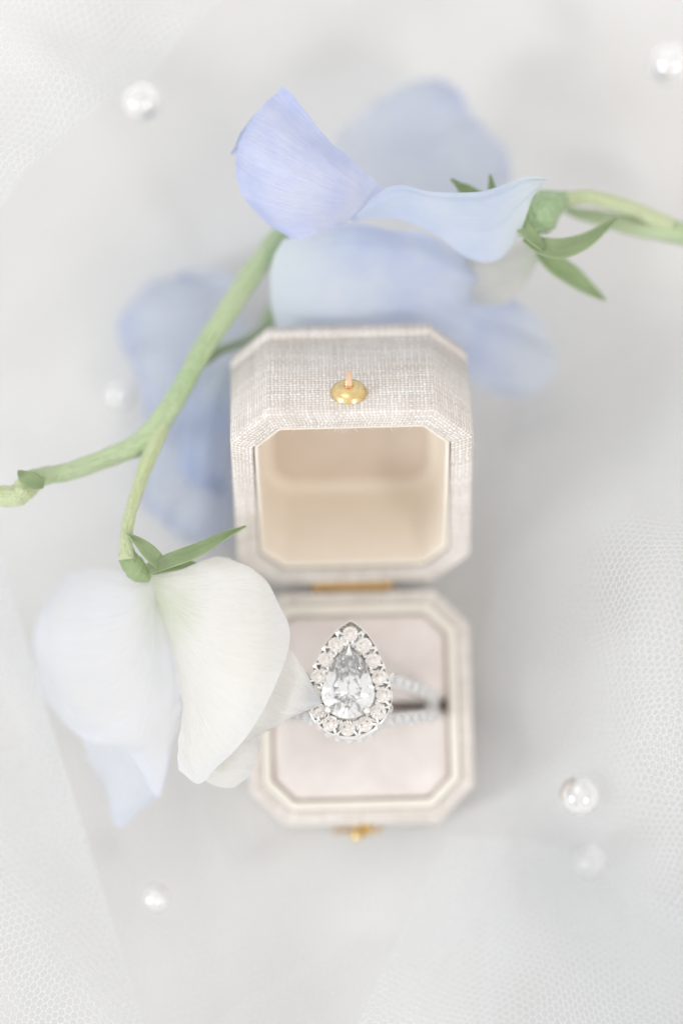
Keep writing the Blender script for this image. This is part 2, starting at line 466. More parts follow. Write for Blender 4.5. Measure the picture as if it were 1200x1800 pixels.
# brass dome with the bent hook on the lid's front wall
btn = [(0.01, .35), (.42, .35), (.44, 1.02), (.52, 1.10), (.66, 1.08)]
for k in range(1, 11):
    a = k / 10 * R(84); btn.append((.66 + 1.42 * math.sin(a) * 1.0, .12 + .96 * math.cos(a)))
btn += [(2.12, .16), (2.14, .06), (2.06, 0)]
V, F = lathe(btn)
button = link('clasp_button', mesh_from('clasp_button', V, F), M['brass'], lid, (-.2, -2 * HY, 3.3), (R(90), 0, 0))
def strip(path, width, thick):
    V, F = [], []
    n = len(path)
    for k, (y, z) in enumerate(path):
        q0 = path[max(k - 1, 0)]; q1 = path[min(k + 1, n - 1)]
        d = Vector((q1[0] - q0[0], q1[1] - q0[1])).normalized(); nn = Vector((-d.y, d.x)) * thick / 2
        for sx, sn in ((-1, -1), (1, -1), (1, 1), (-1, 1)):
            V.append((sx * width / 2, y + sn * nn.x, z + sn * nn.y))
    for k in range(n - 1):
        for a in range(4): F.append((k * 4 + a, k * 4 + (a + 1) % 4, k * 4 + 4 + (a + 1) % 4, k * 4 + 4 + a))
    F += [(3, 2, 1, 0), tuple(4 * (n - 1) + a for a in range(4))]
    return V, F
V, F = strip([(-.28, .2), (-.28, 1.15), (-.26, 1.5), (.0, 1.85), (.45, 1.98), (1.0, 2.05), (1.35, 2.1)], .72, .26)
hk = link('hook', mesh_from('hook', V, F, smooth=False), M['brass_red'], button)
bv = hk.modifiers.new('bevel', 'BEVEL'); bv.width = .05 * S; bv.segments = 2

# catch on the base's front wall
V, F = lathe([(.01, 2.15), (.35, 2.12), (.62, 1.95), (.78, 1.65), (.8, 1.35), (.66, 1.05), (.45, .85), (.42, .5), (.42, -.2)], 28)
catch = link('catch_knob', mesh_from('catch_knob', V, F), M['brass'], base, (-.85, -HY, BASE_H - 2.0), (R(90), 0, 0))
bm = bmesh.new(); bmesh.ops.create_cube(bm, size=1); bmesh.ops.scale(bm, vec=(6.4 * S, 1.7 * S, .5 * S), verts=bm.verts)
bmesh.ops.bevel(bm, geom=bm.edges[:], offset=.14 * S, segments=2, affect='EDGES')
me = bpy.data.meshes.new('catch_plate'); bm.to_mesh(me); bm.free()
link('catch_plate', me, M['brass_old'], base, (-.6, -HY - .7, BASE_H - 3.9), (R(90), 0, 0))
V, F = lathe([(.01, 1.5), (.5, 1.45), (.62, 1.2), (.62, .0)], 20)
link('catch_post', mesh_from('catch_post', V, F), M['brass_old'], base, (.35, -HY, BASE_H - 2.7), (R(90), 0, 0))

# piano hinge: pin and knuckles
HZ = BASE_H - .15
V, F = lathe([(.01, -5.15), (.36, -5.15), (.36, 5.15), (.01, 5.15)], 16)
hinge = link('hinge', mesh_from('hinge', V, F), M['brass_old'], box, (-.6, HY + .85, HZ), (0, R(90), 0))
V, F = lathe([(.40, -.66), (.62, -.62), (.66, -.5), (.66, .5), (.62, .62), (.40, .66)], 20)
kn = mesh_from('knuckle', V, F)
for k in range(7):
    link('knuckle', kn, M['brass_old'], hinge, (0, 0, -4.26 + 1.42 * k))
bm = bmesh.new(); bmesh.ops.create_cube(bm, size=1); bmesh.ops.scale(bm, vec=(.3 * S, 2.4 * S, 9.9 * S), verts=bm.verts)
me = bpy.data.meshes.new('hinge_leaf'); bm.to_mesh(me); bm.free()
link('hinge_leaf', me, M['brass_old'], hinge, (1.2, -.62, 0), (0, 0, R(90)))

# ------------------------------------------------------------------ engagement ring
def hull(points):
    bm = bmesh.new()
    for p in points: bm.verts.new(Vector(p) * S)
    r = bmesh.ops.convex_hull(bm, input=bm.verts)
    bmesh.ops.delete(bm, geom=[g for g in r.get('geom_interior', []) if isinstance(g, bmesh.types.BMVert)], context='VERTS')
    bmesh.ops.dissolve_limit(bm, angle_limit=R(1.0), verts=bm.verts[:], edges=bm.edges[:])
    bmesh.ops.recalc_face_normals(bm, faces=bm.faces)
    me = bpy.data.meshes.new('stone'); bm.to_mesh(me); bm.free()
    return me
def ringpts(r, z, n, off=0): return [(r * math.cos(2 * math.pi * (k + off) / n), r * math.sin(2 * math.pi * (k + off) / n), z) for k in range(n)]
def brilliant(rad):
    P = ringpts(.56, .31, 8) + ringpts(.80, .185, 8, .5) + ringpts(1, .0, 16) + ringpts(1, -.04, 16) + ringpts(.62, -.36, 16, .5) + ringpts(.3, -.63, 8) + [(0, 0, -.86)]
    return hull([(a * rad, b * rad, c * rad) for a, b, c in P])
def pear(r, a, n):             # closed outline, tip first, going clockwise (to +x)
    Rb = (r * r + a * a) / (2 * r); ang = math.asin(a / Rb)
    pts = []
    m = 200
    for k in range(m + 1):
        t = ang * (1 - k / m); pts.append((Rb * math.cos(t) - (Rb - r), Rb * math.sin(t)))
    for k in range(1, m + 1):
        t = -math.pi / 2 * k / m; pts.append((r * math.cos(t), r * math.sin(t)))
    pts = [(x * (1 - .11 * math.sin(math.pi * y / a)), y) if y > 0 else (x, y) for x, y in pts]
    pts += [(-x, y) for x, y in pts[-2:0:-1]]
    P = np.array(pts); d = np.linalg.norm(np.roll(P, -1, 0) - P, axis=1); c = np.concatenate([[0], np.cumsum(d)])
    Q = np.vstack([P, P[:1]])
    s = np.arange(n) * c[-1] / n
    return np.stack([np.interp(s, c, Q[:, 0]), np.interp(s, c, Q[:, 1])], 1)

ZC = BASE_H + .6               # centre of the band
ring = tag(empty('engagement_ring', (-.3, 0, ZC), (R(-2), R(-4.6), R(1.5 - 3))), 'white metal pear diamond halo ring standing in the velvet slot', 'ring')
HEAD = 14.3                    # halo plate above the ring centre
HC = Vector((0, .12, 0))      # pear centre against the band's plane

# shank: split upper bands and closed lower hoop
RO = 9.35
def sweep(path, wid, thk, closed=False, nsec=10):
    # path: list of (Vector, normal outward); rounded rectangle section
    V, F = [], []; n = len(path)
    for k, (p, nrm) in enumerate(path):
        q0 = path[k - 1][0] if (k or closed) else p; q1 = path[(k + 1) % n][0] if (k < n - 1 or closed) else p
        t = (q1 - q0).normalized(); s = t.cross(nrm).normalized(); nn = s.cross(t).normalized()
        for a in range(nsec):
            an = 2 * math.pi * a / nsec; ca, sa = math.cos(an), math.sin(an)
            e = .55
            V.append(p + s * (wid / 2 * math.copysign(abs(ca) ** e, ca)) + nn * (thk / 2 * math.copysign(abs(sa) ** e, sa)))
    for k in range(n if closed else n - 1):
        for a in range(nsec):
            F.append((k * nsec + a, k * nsec + (a + 1) % nsec, ((k + 1) % n) * nsec + (a + 1) % nsec, ((k + 1) % n) * nsec + a))
    if not closed: F += [tuple(range(nsec))[::-1], tuple((n - 1) * nsec + a for a in range(nsec))]
    return V, F
def band_pt(th, side, sgn):    # th degrees from the top, side +-1 = right/left, sgn +-1 = back/front strand
    f = max(0, min(1, (88 - th) / 62)); yo = .95 + 1.6 * f ** 1.15
    rr = RO + 1.0 * max(0, (45 - th) / 30) ** 2
    return Vector((side * rr * math.sin(R(th)), sgn * yo, rr * math.cos(R(th)))), Vector((side * math.sin(R(th)), 0, math.cos(R(th))))
V, F = [], []
for side in (1, -1):
    for sgn in (1, -1):
        v, f = sweep([band_pt(th, side, sgn) for th in range(14, 99, 4)], 1.75, 1.35)
        o = len(V); V += v; F += [tuple(i + o for i in q) for q in f]
v, f = sweep([(Vector((RO * math.sin(R(t)), 0, RO * math.cos(R(t)))), Vector((math.sin(R(t)), 0, math.cos(R(t))))) for t in range(92, 269, 4)], 2.3, 1.5)
o = len(V); V += v; F += [tuple(i + o for i in q) for q in f]
shank = link('shank', mesh_from('shank', V, F), M['gold'], ring)
pave = brilliant(.70)
for side in (1, -1):
    for sgn in (1, -1):
        for th in np.arange(24, 90, 8.4):
            p, n = band_pt(th, side, sgn)
            st = link('pave_stone', pave, M['diamond_pave'], shank, p + n * .74)
            st.rotation_euler = n.to_track_quat('Z', 'Y').to_euler()
bmh = bmesh.new(); bmesh.ops.create_icosphere(bmh, subdivisions=2, radius=.17 * S)
bead_me = bpy.data.meshes.new('bead'); bmh.to_mesh(bead_me); bmh.free()
bead_me.polygons.foreach_set('use_smooth', [True] * len(bead_me.polygons))
for side in (1, -1):
    for sgn in (1, -1):
        for th in np.arange(28.2, 88, 8.4):
            for e in (-1, 1):
                p, n = band_pt(th, side, sgn)
                link('pave_bead', bead_me, M['gold'], shank, p + n * .80 + Vector((0, e * .6, 0)))

# halo: pear shaped wall with a seat for each stone
NS = 14
n = 112
o_out = pear(5.25, 8.85, n); o_in = pear(3.1, 5.15, n); o_mid = pear(4.15, 7.25, n)
V, F = [], []
secs = [(o_in, -1.5), (o_in, -.3), (o_in * .94 + o_mid * .06, -.25), (o_in * .7 + o_mid * .3, -.95), (o_out * .3 + o_mid * .7, -.95), (o_out * .92 + o_mid * .08, -.25), (o_out, -.3), (o_out * .97, -1.1), (o_mid * .95, -1.55)]
for L, z in secs: V += [(p[0], p[1], z) for p in L]
m = len(secs)
for j in range(m):
    for k in range(n):
        F.append((j * n + k, ((j + 1) % m) * n + k, ((j + 1) % m) * n + (k + 1) % n, j * n + (k + 1) % n))
me = mesh_from('halo', V, F); bm = bmesh.new(); bm.from_mesh(me); bmesh.ops.recalc_face_normals(bm, faces=bm.faces); bm.to_mesh(me); bm.free()
halo = link('halo', me, M['gold'], ring, HC + Vector((0, 0, HEAD))); edge_split(halo, 35)
hs = brilliant(.96); hs_small = brilliant(.5)
cen = pear(4.22, 7.1, NS * 40)
for k in range(NS):
    p = cen[k * 40]
    st = link('halo_stone', hs, M['diamond_warm'], halo, (p[0], p[1], .02), (random.gauss(0, .05), random.gauss(0, .05), random.uniform(0, 3)))
# bright-cut bars between the stones: two claws with a groove between them, outside and inside
def claw_mesh(w, l, h):        # wedge: wide at the rim, narrow towards the stones
    P = [(-w, -l, -.9), (w, -l, -.9), (w * .25, l, -.9), (-w * .25, l, -.9), (-w * .8, -l * .92, h * .7), (w * .8, -l * .92, h * .7), (w * .5, -l * .2, h), (-w * .5, -l * .2, h), (w * .2, l * .7, h * .85), (-w * .2, l * .7, h * .85)]
    return hull(P)
claw = claw_mesh(.27, .52, .36); claw_in = claw_mesh(.2, .34, .32)
for k in range(NS):
    i = k * 40 + 20
    p = Vector((*cen[i], 0)); t = Vector((*(cen[(i + 3) % len(cen)] - cen[i - 3]), 0)).normalized()
    nrm = Vector((t.y, -t.x, 0))
    nrm = nrm if nrm.dot(p - Vector((0, 1, 0))) > 0 else -nrm
    for e in (-1, 1):
        rz = math.atan2(nrm.y, nrm.x) + math.pi / 2
        link('claw', claw, M['gold'], halo, p + nrm * .60 + t * e * .27 + Vector((0, 0, -.05)), (0, 0, rz + e * .42))
        link('claw', claw_in, M['gold'], halo, p - nrm * .74 + t * e * .2 + Vector((0, 0, -.05)), (0, 0, rz + math.pi - e * .3))
# under-gallery with its own row of small stones
gal = pear(4.7, 7.9, n)
V, F = [], []
secs = [(gal, -2.1), (gal * 1.05, -2.6), (gal * 1.06, -3.2), (gal, -3.7), (gal * .85, -3.7), (gal * .85, -2.1)]
for L, z in secs: V += [(p[0], p[1] - .55, z) for p in L]
m = len(secs)
for j in range(m):
    for k in range(n): F.append((j * n + k, ((j + 1) % m) * n + k, ((j + 1) % m) * n + (k + 1) % n, j * n + (k + 1) % n))
me = mesh_from('gallery', V, F); bm = bmesh.new(); bm.from_mesh(me); bmesh.ops.recalc_face_normals(bm, faces=bm.faces); bm.to_mesh(me); bm.free()
gallery = link('gallery', me, M['gold'], ring, HC + Vector((0, 0, HEAD)))
gp = pear(4.95, 8.3, 26 * 10)
for k in range(26):
    p = gp[k * 10]; q = gp[(k * 10 + 2) % 260] - gp[k * 10 - 2]; nr = Vector((-q[1], q[0], 0)).normalized()
    nr = nr if nr.dot(Vector((p[0], p[1], 0))) > 0 else -nr
    d = (nr + Vector((0, 0, .75))).normalized()
    st = link('gallery_stone', hs_small, M['diamond_pave'], gallery, (p[0], p[1] - .55, -2.75))
    st.rotation_euler = d.to_track_quat('Z', 'Y').to_euler()
# posts that carry the head on the band
V, F = [], []
for x, y in ((3.2, -2.2), (-3.2, -2.2), (2.6, 2.6), (-2.6, 2.6), (0, 6.2), (0, -4.0)):
    a = Vector((x, y, -1.0)); b = Vector((x * .55, y * .35, -5.3))
    v, f = sweep([(a.lerp(b, k / 4), Vector((0, 1, .01))) for k in range(5)], .8, .8, nsec=8)
    o = len(V); V += v; F += [tuple(i + o for i in q) for q in f]
link('basket', mesh_from('basket', V, F), M['gold'], ring, HC + Vector((0, 0, HEAD)))
# centre stone
PR, PA = 3.22, 5.45
g16 = pear(PR, PA, 24); cy = .55
def scl(P, s, z, off=0): return [(x * s, (y - cy) * s + cy, z) for x, y in P]
pp = scl(pear(PR, PA, 8), .58, 1.15) + scl(np.roll(pear(PR, PA, 16), -1, 0)[::2], .80, .72) + scl(g16, 1, .05) + scl(g16, 1, -.12)
pp += scl(np.roll(pear(PR, PA, 16), -1, 0)[::2], .74, -.84) + scl(pear(PR, PA, 8), .45, -1.66) + [(0, .1, -2.85), (0, .9, -2.6)]
me = hull(pp)
link('centre_stone', me, M['diamond'], ring, HC + Vector((0, .05, HEAD + .95)))
# prongs over the centre stone
def prong(x, y, dx, dy, r):
    V, F = lathe([(.01, .62), (r * .5, .58), (r * .85, .4), (r, .1), (r * .9, -.3), (r * .8, -2.6)], 18)
    return mesh_from('prong', V, F)
for x, y, r in ((2.35, -2.15, .52), (-2.35, -2.15, .52)):
    link('prong', prong(x, y, 0, 0, r), M['gold'], ring, HC + Vector((x, y, HEAD + 1.05)), (R(y * 4), R(-x * 5), 0))
V = [(-.62, -.95, .0), (.62, -.95, 0), (.0, .75, 0), (-.45, -.8, .45), (.45, -.8, .45), (-.12, -.55, .62), (.12, -.55, .62), (0, .6, .45), (-.3, .3, -2.2), (.3, .3, -2.2), (0, .7, -2.2)]
me = hull(V)
o = link('prong', me, M['gold'], ring, HC + Vector((0, 5.15, HEAD + 1.05)))
bv = o.modifiers.new('bevel', 'BEVEL'); bv.width = .1 * S; bv.segments = 2

# ------------------------------------------------------------------ flowers
def cr(p0, p1, p2, p3, t):
    return .5 * ((2 * p1) + (-p0 + p2) * t + (2 * p0 - 5 * p1 + 4 * p2 - p3) * t * t + (-p0 + 3 * p1 - 3 * p2 + p3) * t ** 3)
def resample(P, m):            # P (n, ...) -> (m, ...) Catmull-Rom along axis 0
    P = np.asarray(P, float); n = len(P); out = []
    E = np.concatenate([[2 * P[0] - P[1]], P, [2 * P[-1] - P[-2]]])
    for s in np.linspace(0, n - 1, m):
        i = min(int(s), n - 2); out.append(cr(E[i], E[i + 1], E[i + 2], E[i + 3], s - i))
    return np.array(out)
def petal(name, rows, mat, parent, ruffle=.25, seed=0, label=None, nu=44, nv=44):
    # rows: across the petal; each row runs from the claw to the free edge: (px, py, height)
    G = np.array([[tuple(up(*p)) for p in r] for r in rows])
    G = resample(G, nu); G = np.swapaxes(resample(np.swapaxes(G, 0, 1), nv), 0, 1)
    rnd = np.random.RandomState(seed)
    ph = rnd.rand(6) * 6.28
    U, W = np.meshgrid(np.linspace(0, 1, nu), np.linspace(0, 1, nv), indexing='ij')
    edge = np.maximum(W ** 3, (2 * np.abs(U - .5)) ** 4)
    wob = np.sin(U * 77 + ph[3] + 9 * W) * .13 + np.sin(W * 61 + ph[4]) * .12 + np.sin(U * 17 + ph[0] + 2 * W) * .5 + np.sin(U * 31 + ph[1]) * .22 + np.sin(W * 23 + ph[2] + U * 4) * .4
    G[..., 2] += .06 * np.sin(U * 46 + 3 * np.sin(W * 3 + ph[1])) * W * (1 - W) * 2 + ruffle * wob * edge + .12 * np.sin(U * 9 + ph[3]) * np.sin(W * 7 + ph[4])
    G[..., 0] += .55 * ruffle * np.sin(U * 11 + ph[2]) * edge; G[..., 1] += .55 * ruffle * np.sin(U * 13 + W * 5 + ph[3]) * edge
    G[..., 0] += .22 * ruffle * np.sin(W * 37 + ph[5]) * edge; G[..., 1] += .22 * ruffle * np.sin(U * 41 + ph[0]) * edge
    G[..., 2] += ruffle * (1.5 * np.sin(U * 15 + ph[1] + 1.5 * np.sin(W * 2.5 + ph[0])) * np.clip(W * 1.3 - .15, 0, 1) + .8 * np.sin(U * 29 + ph[5] + 2 * W) * W ** 2)
    me = grid_mesh(name, G, U, W)
    o = link(name, me, mat, parent)
    if parent: o.matrix_parent_inverse = Matrix.Identity(4)
    if label: o['label'] = label
    return o
def grid_mesh(name, G, U, W):
    nu, nv = G.shape[:2]
    me = bpy.data.meshes.new(name)
    F = [(i * nv + j, (i + 1) * nv + j, (i + 1) * nv + j + 1, i * nv + j + 1) for i in range(nu - 1) for j in range(nv - 1)]
    me.from_pydata([tuple(v) for v in (G.reshape(-1, 3) * S)], [], F)
    uv = me.uv_layers.new(name='UVMap'); uu, ww = U.reshape(-1), W.reshape(-1)
    idx = np.empty(len(me.loops), int); me.loops.foreach_get('vertex_index', idx)
    uv.data.foreach_set('uv', np.stack([uu[idx], ww[idx]], 1).reshape(-1))
    me.polygons.foreach_set('use_smooth', [True] * len(me.polygons)); me.update()
    return me
def tube(name, path, mat, parent, flat=1.0, nsec=22, step=14, rough=.07):
    # path: (px, py, height, diameter in photo pixels)
    P = np.array([(*up(a, b, z), w / 14.6 / 2) for a, b, z, w in path])
    P = resample(P, step * len(path))
    V, F, n = [], [], len(P)
    uvs = []
    for k in range(n):
        t = Vector(P[min(k + 1, n - 1), :3] - P[max(k - 1, 0), :3]).normalized()
        s = t.cross(Vector((0, 0, 1))).normalized(); u = s.cross(t)
        for a in range(nsec):
            an = 2 * math.pi * a / nsec
            r = P[k, 3] * (1 + rough * math.sin(4 * an + k * .05) + rough * .6 * math.sin(k * .21 + an) + rough * .4 * math.sin(k * .67 + 2 * an))
            V.append(Vector(P[k, :3]) + s * r * math.cos(an) + u * r * flat * math.sin(an)); uvs.append((a / nsec, k / n * 6))
    for k in range(n - 1):
        for a in range(nsec): F.append((k * nsec + a, k * nsec + (a + 1) % nsec, (k + 1) * nsec + (a + 1) % nsec, (k + 1) * nsec + a))
    F += [tuple(range(nsec))[::-1], tuple((n - 1) * nsec + a for a in range(nsec))]
    me = mesh_from(name, V, F, lambda p, li, m: uvs[m.loops[li].vertex_index])
    return link(name, me, mat, parent)
def leaf(name, path, mat, parent, fold=.35):
    # path: (px, py, height, full width in photo pixels); a lance-shaped blade folded along its midrib
    P = np.array([(*up(a, b, z), w / 14.6 / 2) for a, b, z, w in path]); P = resample(P, 26); P[:, 3] = np.maximum(P[:, 3], .02)
    nu = 9; G = np.zeros((nu, 26, 3))
    for k in range(26):
        t = Vector(P[min(k + 1, 25), :3] - P[max(k - 1, 0), :3]).normalized()
        s = t.cross(Vector((0, 0, 1))).normalized(); u = s.cross(t)
        for i in range(nu):
            q = 2 * i / (nu - 1) - 1
            G[i, k] = Vector(P[k, :3]) + s * q * P[k, 3] + u * (abs(q) ** 1.3 * fold * P[k, 3] + .06 * math.sin(k * .5 + q * 2))
    U, W = np.meshgrid(np.linspace(0, 1, nu), np.linspace(0, 1, 26), indexing='ij')
    me = grid_mesh(name, G, U, W)
    o = link(name, me, mat, parent)
    sd = o.modifiers.new('thickness', 'SOLIDIFY'); sd.thickness = .22 * S; sd.offset = 0
    return o
def Z(rows, zs):               # attach heights to rows of pixel points
    return [[(p[0], p[1], z) for p, z in zip(r, zr)] for r, zr in zip(rows, zs)]

# --- blue blossom behind the lid
bl = tag(empty('sweet_pea_blossom'), 'periwinkle blue sweet pea blossom lying behind the open lid', 'flower')
A = [[(672, 334), (628, 290), (578, 244), (535, 192), (497, 151)],
     [(660, 343), (610, 308), (550, 262), (492, 218), (453, 194)],
     [(650, 353), (600, 334), (535, 302), (468, 268), (426, 243)],
     [(640, 364), (590, 357), (530, 344), (460, 322), (414, 291)],
     [(628, 377), (580, 380), (525, 378), (465, 362), (424, 340)],
     [(613, 390), (584, 403), (552, 413), (520, 419), (474, 396)]]
petal('standard_petal', Z(A, [[36, 38.5, 39.6, 40, 39.5], [36, 39.3, 40.8, 41, 40], [36, 39.5, 41.4, 41.6, 40], [35.8, 39, 41, 41, 39], [35.4, 38, 39.6, 39.5, 38], [35, 36, 36.8, 36.6, 36]]), M['blue'], bl, .22, 1)
A2 = [[(470, 182), (450, 198), (430, 222)], [(462, 200), (432, 235), (407, 266)], [(450, 240), (428, 262), (412, 272)]]
petal('standard_petal_margin', Z(A2, [[39.3, 39, 38.6], [39.2, 38.6, 38], [39, 38.6, 38.3]]), M['pale'], bl, .1, 2)
B = [[(616, 387), (655, 343), (698, 323), (760, 335), (835, 337), (880, 326), (925, 311), (964, 314)],
     [(618, 388), (662, 356), (706, 342), (765, 357), (835, 362), (885, 350), (922, 330), (960, 318)],
     [(620, 389), (668, 370), (714, 366), (770, 387), (833, 402), (880, 396), (915, 362), (952, 326)],
     [(622, 390), (672, 382), (722, 391), (774, 419), (824, 455), (868, 460), (905, 425), (940, 337)]]
petal('standard_petal', Z(B, [[35.5, 37.5, 39, 39.4, 39.2, 39.4, 40, 40.2], [35.4, 37.6, 38.6, 38.6, 38.2, 38.6, 39.5, 40], [35.3, 36.6, 37, 36.8, 36.2, 36.2, 38, 39.6], [35.2, 35.6, 35.2, 34.6, 33.8, 33.6, 35, 39.2]]), M['blueedge'], bl, .2, 3)
C = [[(498, 416), (552, 411), (615, 391), (690, 405), (745, 412), (800, 440), (850, 475), (885, 520)],
     [(478, 460), (545, 450), (620, 440), (700, 450), (770, 470), (830, 500), (890, 530), (940, 556)],
     [(475, 510), (545, 505), (620, 500), (700, 510), (770, 530), (830, 560), (900, 580), (974, 612)],
     [(481, 560), (550, 565), (620, 565), (700, 570), (760, 590), (820, 618), (890, 645), (970, 662)],
     [(495, 600), (560, 610), (620, 612), (690, 616), (748, 630), (806, 652), (856, 690), (928, 706)]]
petal('wing_petal', Z(C, [[32, 33, 33, 31, 30, 28, 25, 22], [30.5, 32, 32.5, 31, 29, 26, 22, 20], [28.5, 30.4, 31, 29, 26.5, 23, 19.5, 18], [25.5, 27, 27.5, 25.5, 22.5, 20, 17.5, 16], [22, 22.5, 22.5, 21, 18.5, 17, 15.5, 15]]), M['wing'], bl, .4, 4)
E = [[(585, 240), (640, 195), (690, 162), (740, 137), (772, 131)],
     [(600, 290), (660, 250), (720, 215), (775, 185), (808, 165)],
     [(640, 330), (700, 290), (760, 260), (815, 235), (850, 220)],
     [(680, 360), (740, 335), (800, 310), (855, 290), (896, 284)],
     [(720, 390), (780, 370), (830, 355), (880, 340), (898, 316)]]
petal('standard_petal', Z(E, [[22, 20, 18, 17, 16], [23, 21, 19.5, 18, 16.5], [24, 22, 20, 18.5, 17], [25, 23, 20.5, 18.5, 16.5], [25, 23, 20, 17.5, 16]]), M['lilac'], bl, .5, 5)
K = [[(800, 440), (850, 440), (905, 430), (945, 425)], [(800, 475), (855, 468), (905, 452), (948, 440)], [(800, 510), (865, 500), (905, 480), (946, 455)], [(800, 530), (875, 535), (912, 515), (940, 470)]]
petal('keel_petal', Z([r[::-1] for r in K], [[29, 27, 26, 26], [29, 27.5, 27, 26], [28, 27, 26.5, 25], [27, 26, 25, 24]]), M['keel'], bl, .2, 6)
tube('calyx', [(905, 392, 33, 50), (925, 385, 33, 66), (945, 375, 33, 74), (965, 362, 32.6, 58), (982, 353, 32, 36), (996, 349, 31.6, 25)], M['stem_dark'], bl)
leaf('sepal', [(925, 418, 34, 20), (950, 432, 35, 30), (985, 438, 35.2, 36), (1025, 425, 34.6, 28), (1062, 400, 34, 14), (1090, 379, 33.6, 2)], M['sepal'], bl)
leaf('sepal', [(945, 440, 32, 22), (970, 462, 30.6, 34), (1005, 486, 29.6, 36), (1035, 508, 29, 22), (1064, 528, 28.6, 3)], M['sepal'], bl)
leaf('sepal', [(905, 380, 35, 10), (915, 395, 35.5, 26), (930, 412, 35.6, 24), (955, 438, 35.5, 10)], M['sepal'], bl)
leaf('sepal', [(850, 350, 34, 20), (818, 335, 34.5, 22), (804, 324, 35, 12), (792, 314, 35, 2)], M['sepal'], bl)
leaf('sepal', [(868, 350, 34, 18), (864, 330, 34.5, 14), (861, 306, 35, 2)], M['sepal'], bl)
tube('pedicel', [(985, 352, 31.8, 26), (1015, 347, 31.5, 25), (1045, 348, 31.2, 25), (1095, 362, 30.6, 26), (1150, 384, 30, 28), (1180, 396, 29.6, 26)], M['stem_pale'], bl)
tube('stem', [(994, 368, 27, 15), (1030, 378, 27.6, 24), (1075, 388, 28, 30), (1130, 400, 28.4, 36), (1190, 408, 28.6, 40), (1260, 420, 28, 40), (1330, 440, 26, 40)], M['stem'], bl)

# --- spray with the white blossom and the blurred blue blossom
sp = tag(empty('sweet_pea_spray'), 'green sweet pea stem bearing a white blossom and a low lilac blossom', 'flower')
tube('stem', [(560, 330, 24, 34), (520, 382, 26, 35), (481, 430, 27, 37), (416, 522, 28.5, 38), (368, 597, 29.2, 38), (329, 665, 29.6, 38), (296, 722, 29.8, 40), (258, 770, 30, 42), (205, 799, 30.4, 34), (130, 826, 31, 31), (84, 836, 31.4, 31), (52, 846, 31.8, 36)], M['stem'], sp, .9)
tube('stem', [(64, 842, 31.6, 38), (44, 858, 32, 40), (24, 873, 32.4, 36), (-30, 868, 33, 36), (-90, 860, 33, 36)], M['stem_pale'], sp)
leaf('stipule', [(78, 850, 33.2, 16), (60, 846, 33.6, 30), (44, 838, 33.8, 24), (32, 828, 33.6, 4)], M['sepal'], sp, .2)
tube('pedicel', [(306, 712, 29.9, 14), (288, 745, 30.1, 25), (268, 790, 30.8, 27), (246, 848, 31.6, 23), (229, 905, 32.4, 22), (222, 950, 32.8, 23), (224, 985, 33, 30)], M['stem_pale'], sp)
tube('branch', [(352, 640, 27, 20), (385, 617, 25, 17), (420, 604, 22, 15), (455, 585, 19, 15), (478, 562, 17, 17), (473, 540, 16, 12)], M['stem_dark'], sp)

wb = tube('white_blossom', [(222, 968, 32.6, 27), (230, 988, 32.4, 36), (244, 1004, 32, 36), (262, 1014, 31.4, 24)], M['sepal'], sp)
wb['label'] = 'white sweet pea blossom on its green calyx'
leaf('sepal', [(262, 1000, 33.4, 20), (300, 985, 34, 25), (345, 968, 34.2, 24), (390, 944, 34, 15), (432, 925, 33.6, 2)], M['sepal'], wb)
leaf('sepal', [(290, 998, 33.4, 22), (268, 976, 34.2, 26), (250, 958, 34.4, 20), (224, 937, 34.4, 2)], M['sepal'], wb)
leaf('sepal', [(262, 1004, 32.8, 16), (300, 996, 32.8, 18), (330, 992, 32.4, 14), (356, 996, 32, 3)], M['sepal'], wb)
WR = [[(256, 1010), (310, 1004), (350, 990), (378, 981), (400, 980)],
      [(258, 1013), (330, 1015), (395, 1005), (440, 1000), (462, 1012)],
      [(262, 1018), (335, 1050), (400, 1055), (460, 1060), (492, 1065)],
      [(264, 1024), (330, 1085), (390, 1110), (455, 1120), (508, 1118)],
      [(267, 1030), (325, 1120), (380, 1170), (440, 1190), (488, 1190)],
      [(270, 1036), (320, 1150), (365, 1225), (410, 1265), (440, 1285)],
      [(272, 1040), (315, 1165), (345, 1255), (370, 1320), (386, 1346)],
      [(272, 1044), (312, 1170), (328, 1265), (335, 1335), (348, 1379)],
      [(270, 1046), (308, 1172), (319, 1250), (312, 1305), (312, 1352)]]
zw = [[32, 33, 33, 32, 31], [32, 34, 35, 34, 32], [32, 34.6, 36, 35.4, 33], [32, 34.2, 36, 36, 33.4], [32, 33.6, 35.4, 35.8, 33.6], [32, 32.8, 34.4, 34.6, 33], [31.8, 32, 33, 33, 32], [31.6, 31.6, 31.8, 31.8, 31.4], [31.4, 31, 30.8, 30.8, 30.6]]
petal('standard_petal', Z(WR, zw), M['white'], wb, .22, 11, nu=60)
WL = [[(262, 1020), (240, 1012), (200, 1004), (160, 1002), (124, 1011)],
      [(264, 1026), (230, 1040), (180, 1040), (130, 1040), (88, 1049)],
      [(266, 1034), (230, 1090), (175, 1110), (115, 1110), (67, 1105)],
      [(268, 1042), (240, 1130), (190, 1170), (125, 1180), (66, 1172)],
      [(270, 1050), (252, 1160), (210, 1220), (150, 1240), (80, 1232)],
      [(272, 1056), (266, 1180), (240, 1250), (200, 1285), (145, 1297)],
      [(275, 1060), (284, 1190), (268, 1270), (252, 1312), (222, 1318)],
      [(280, 1062), (300, 1180), (298, 1260), (292, 1320), (280, 1402)],
      [(284, 1062), (312, 1165), (318, 1230), (314, 1280), (288, 1372)]]
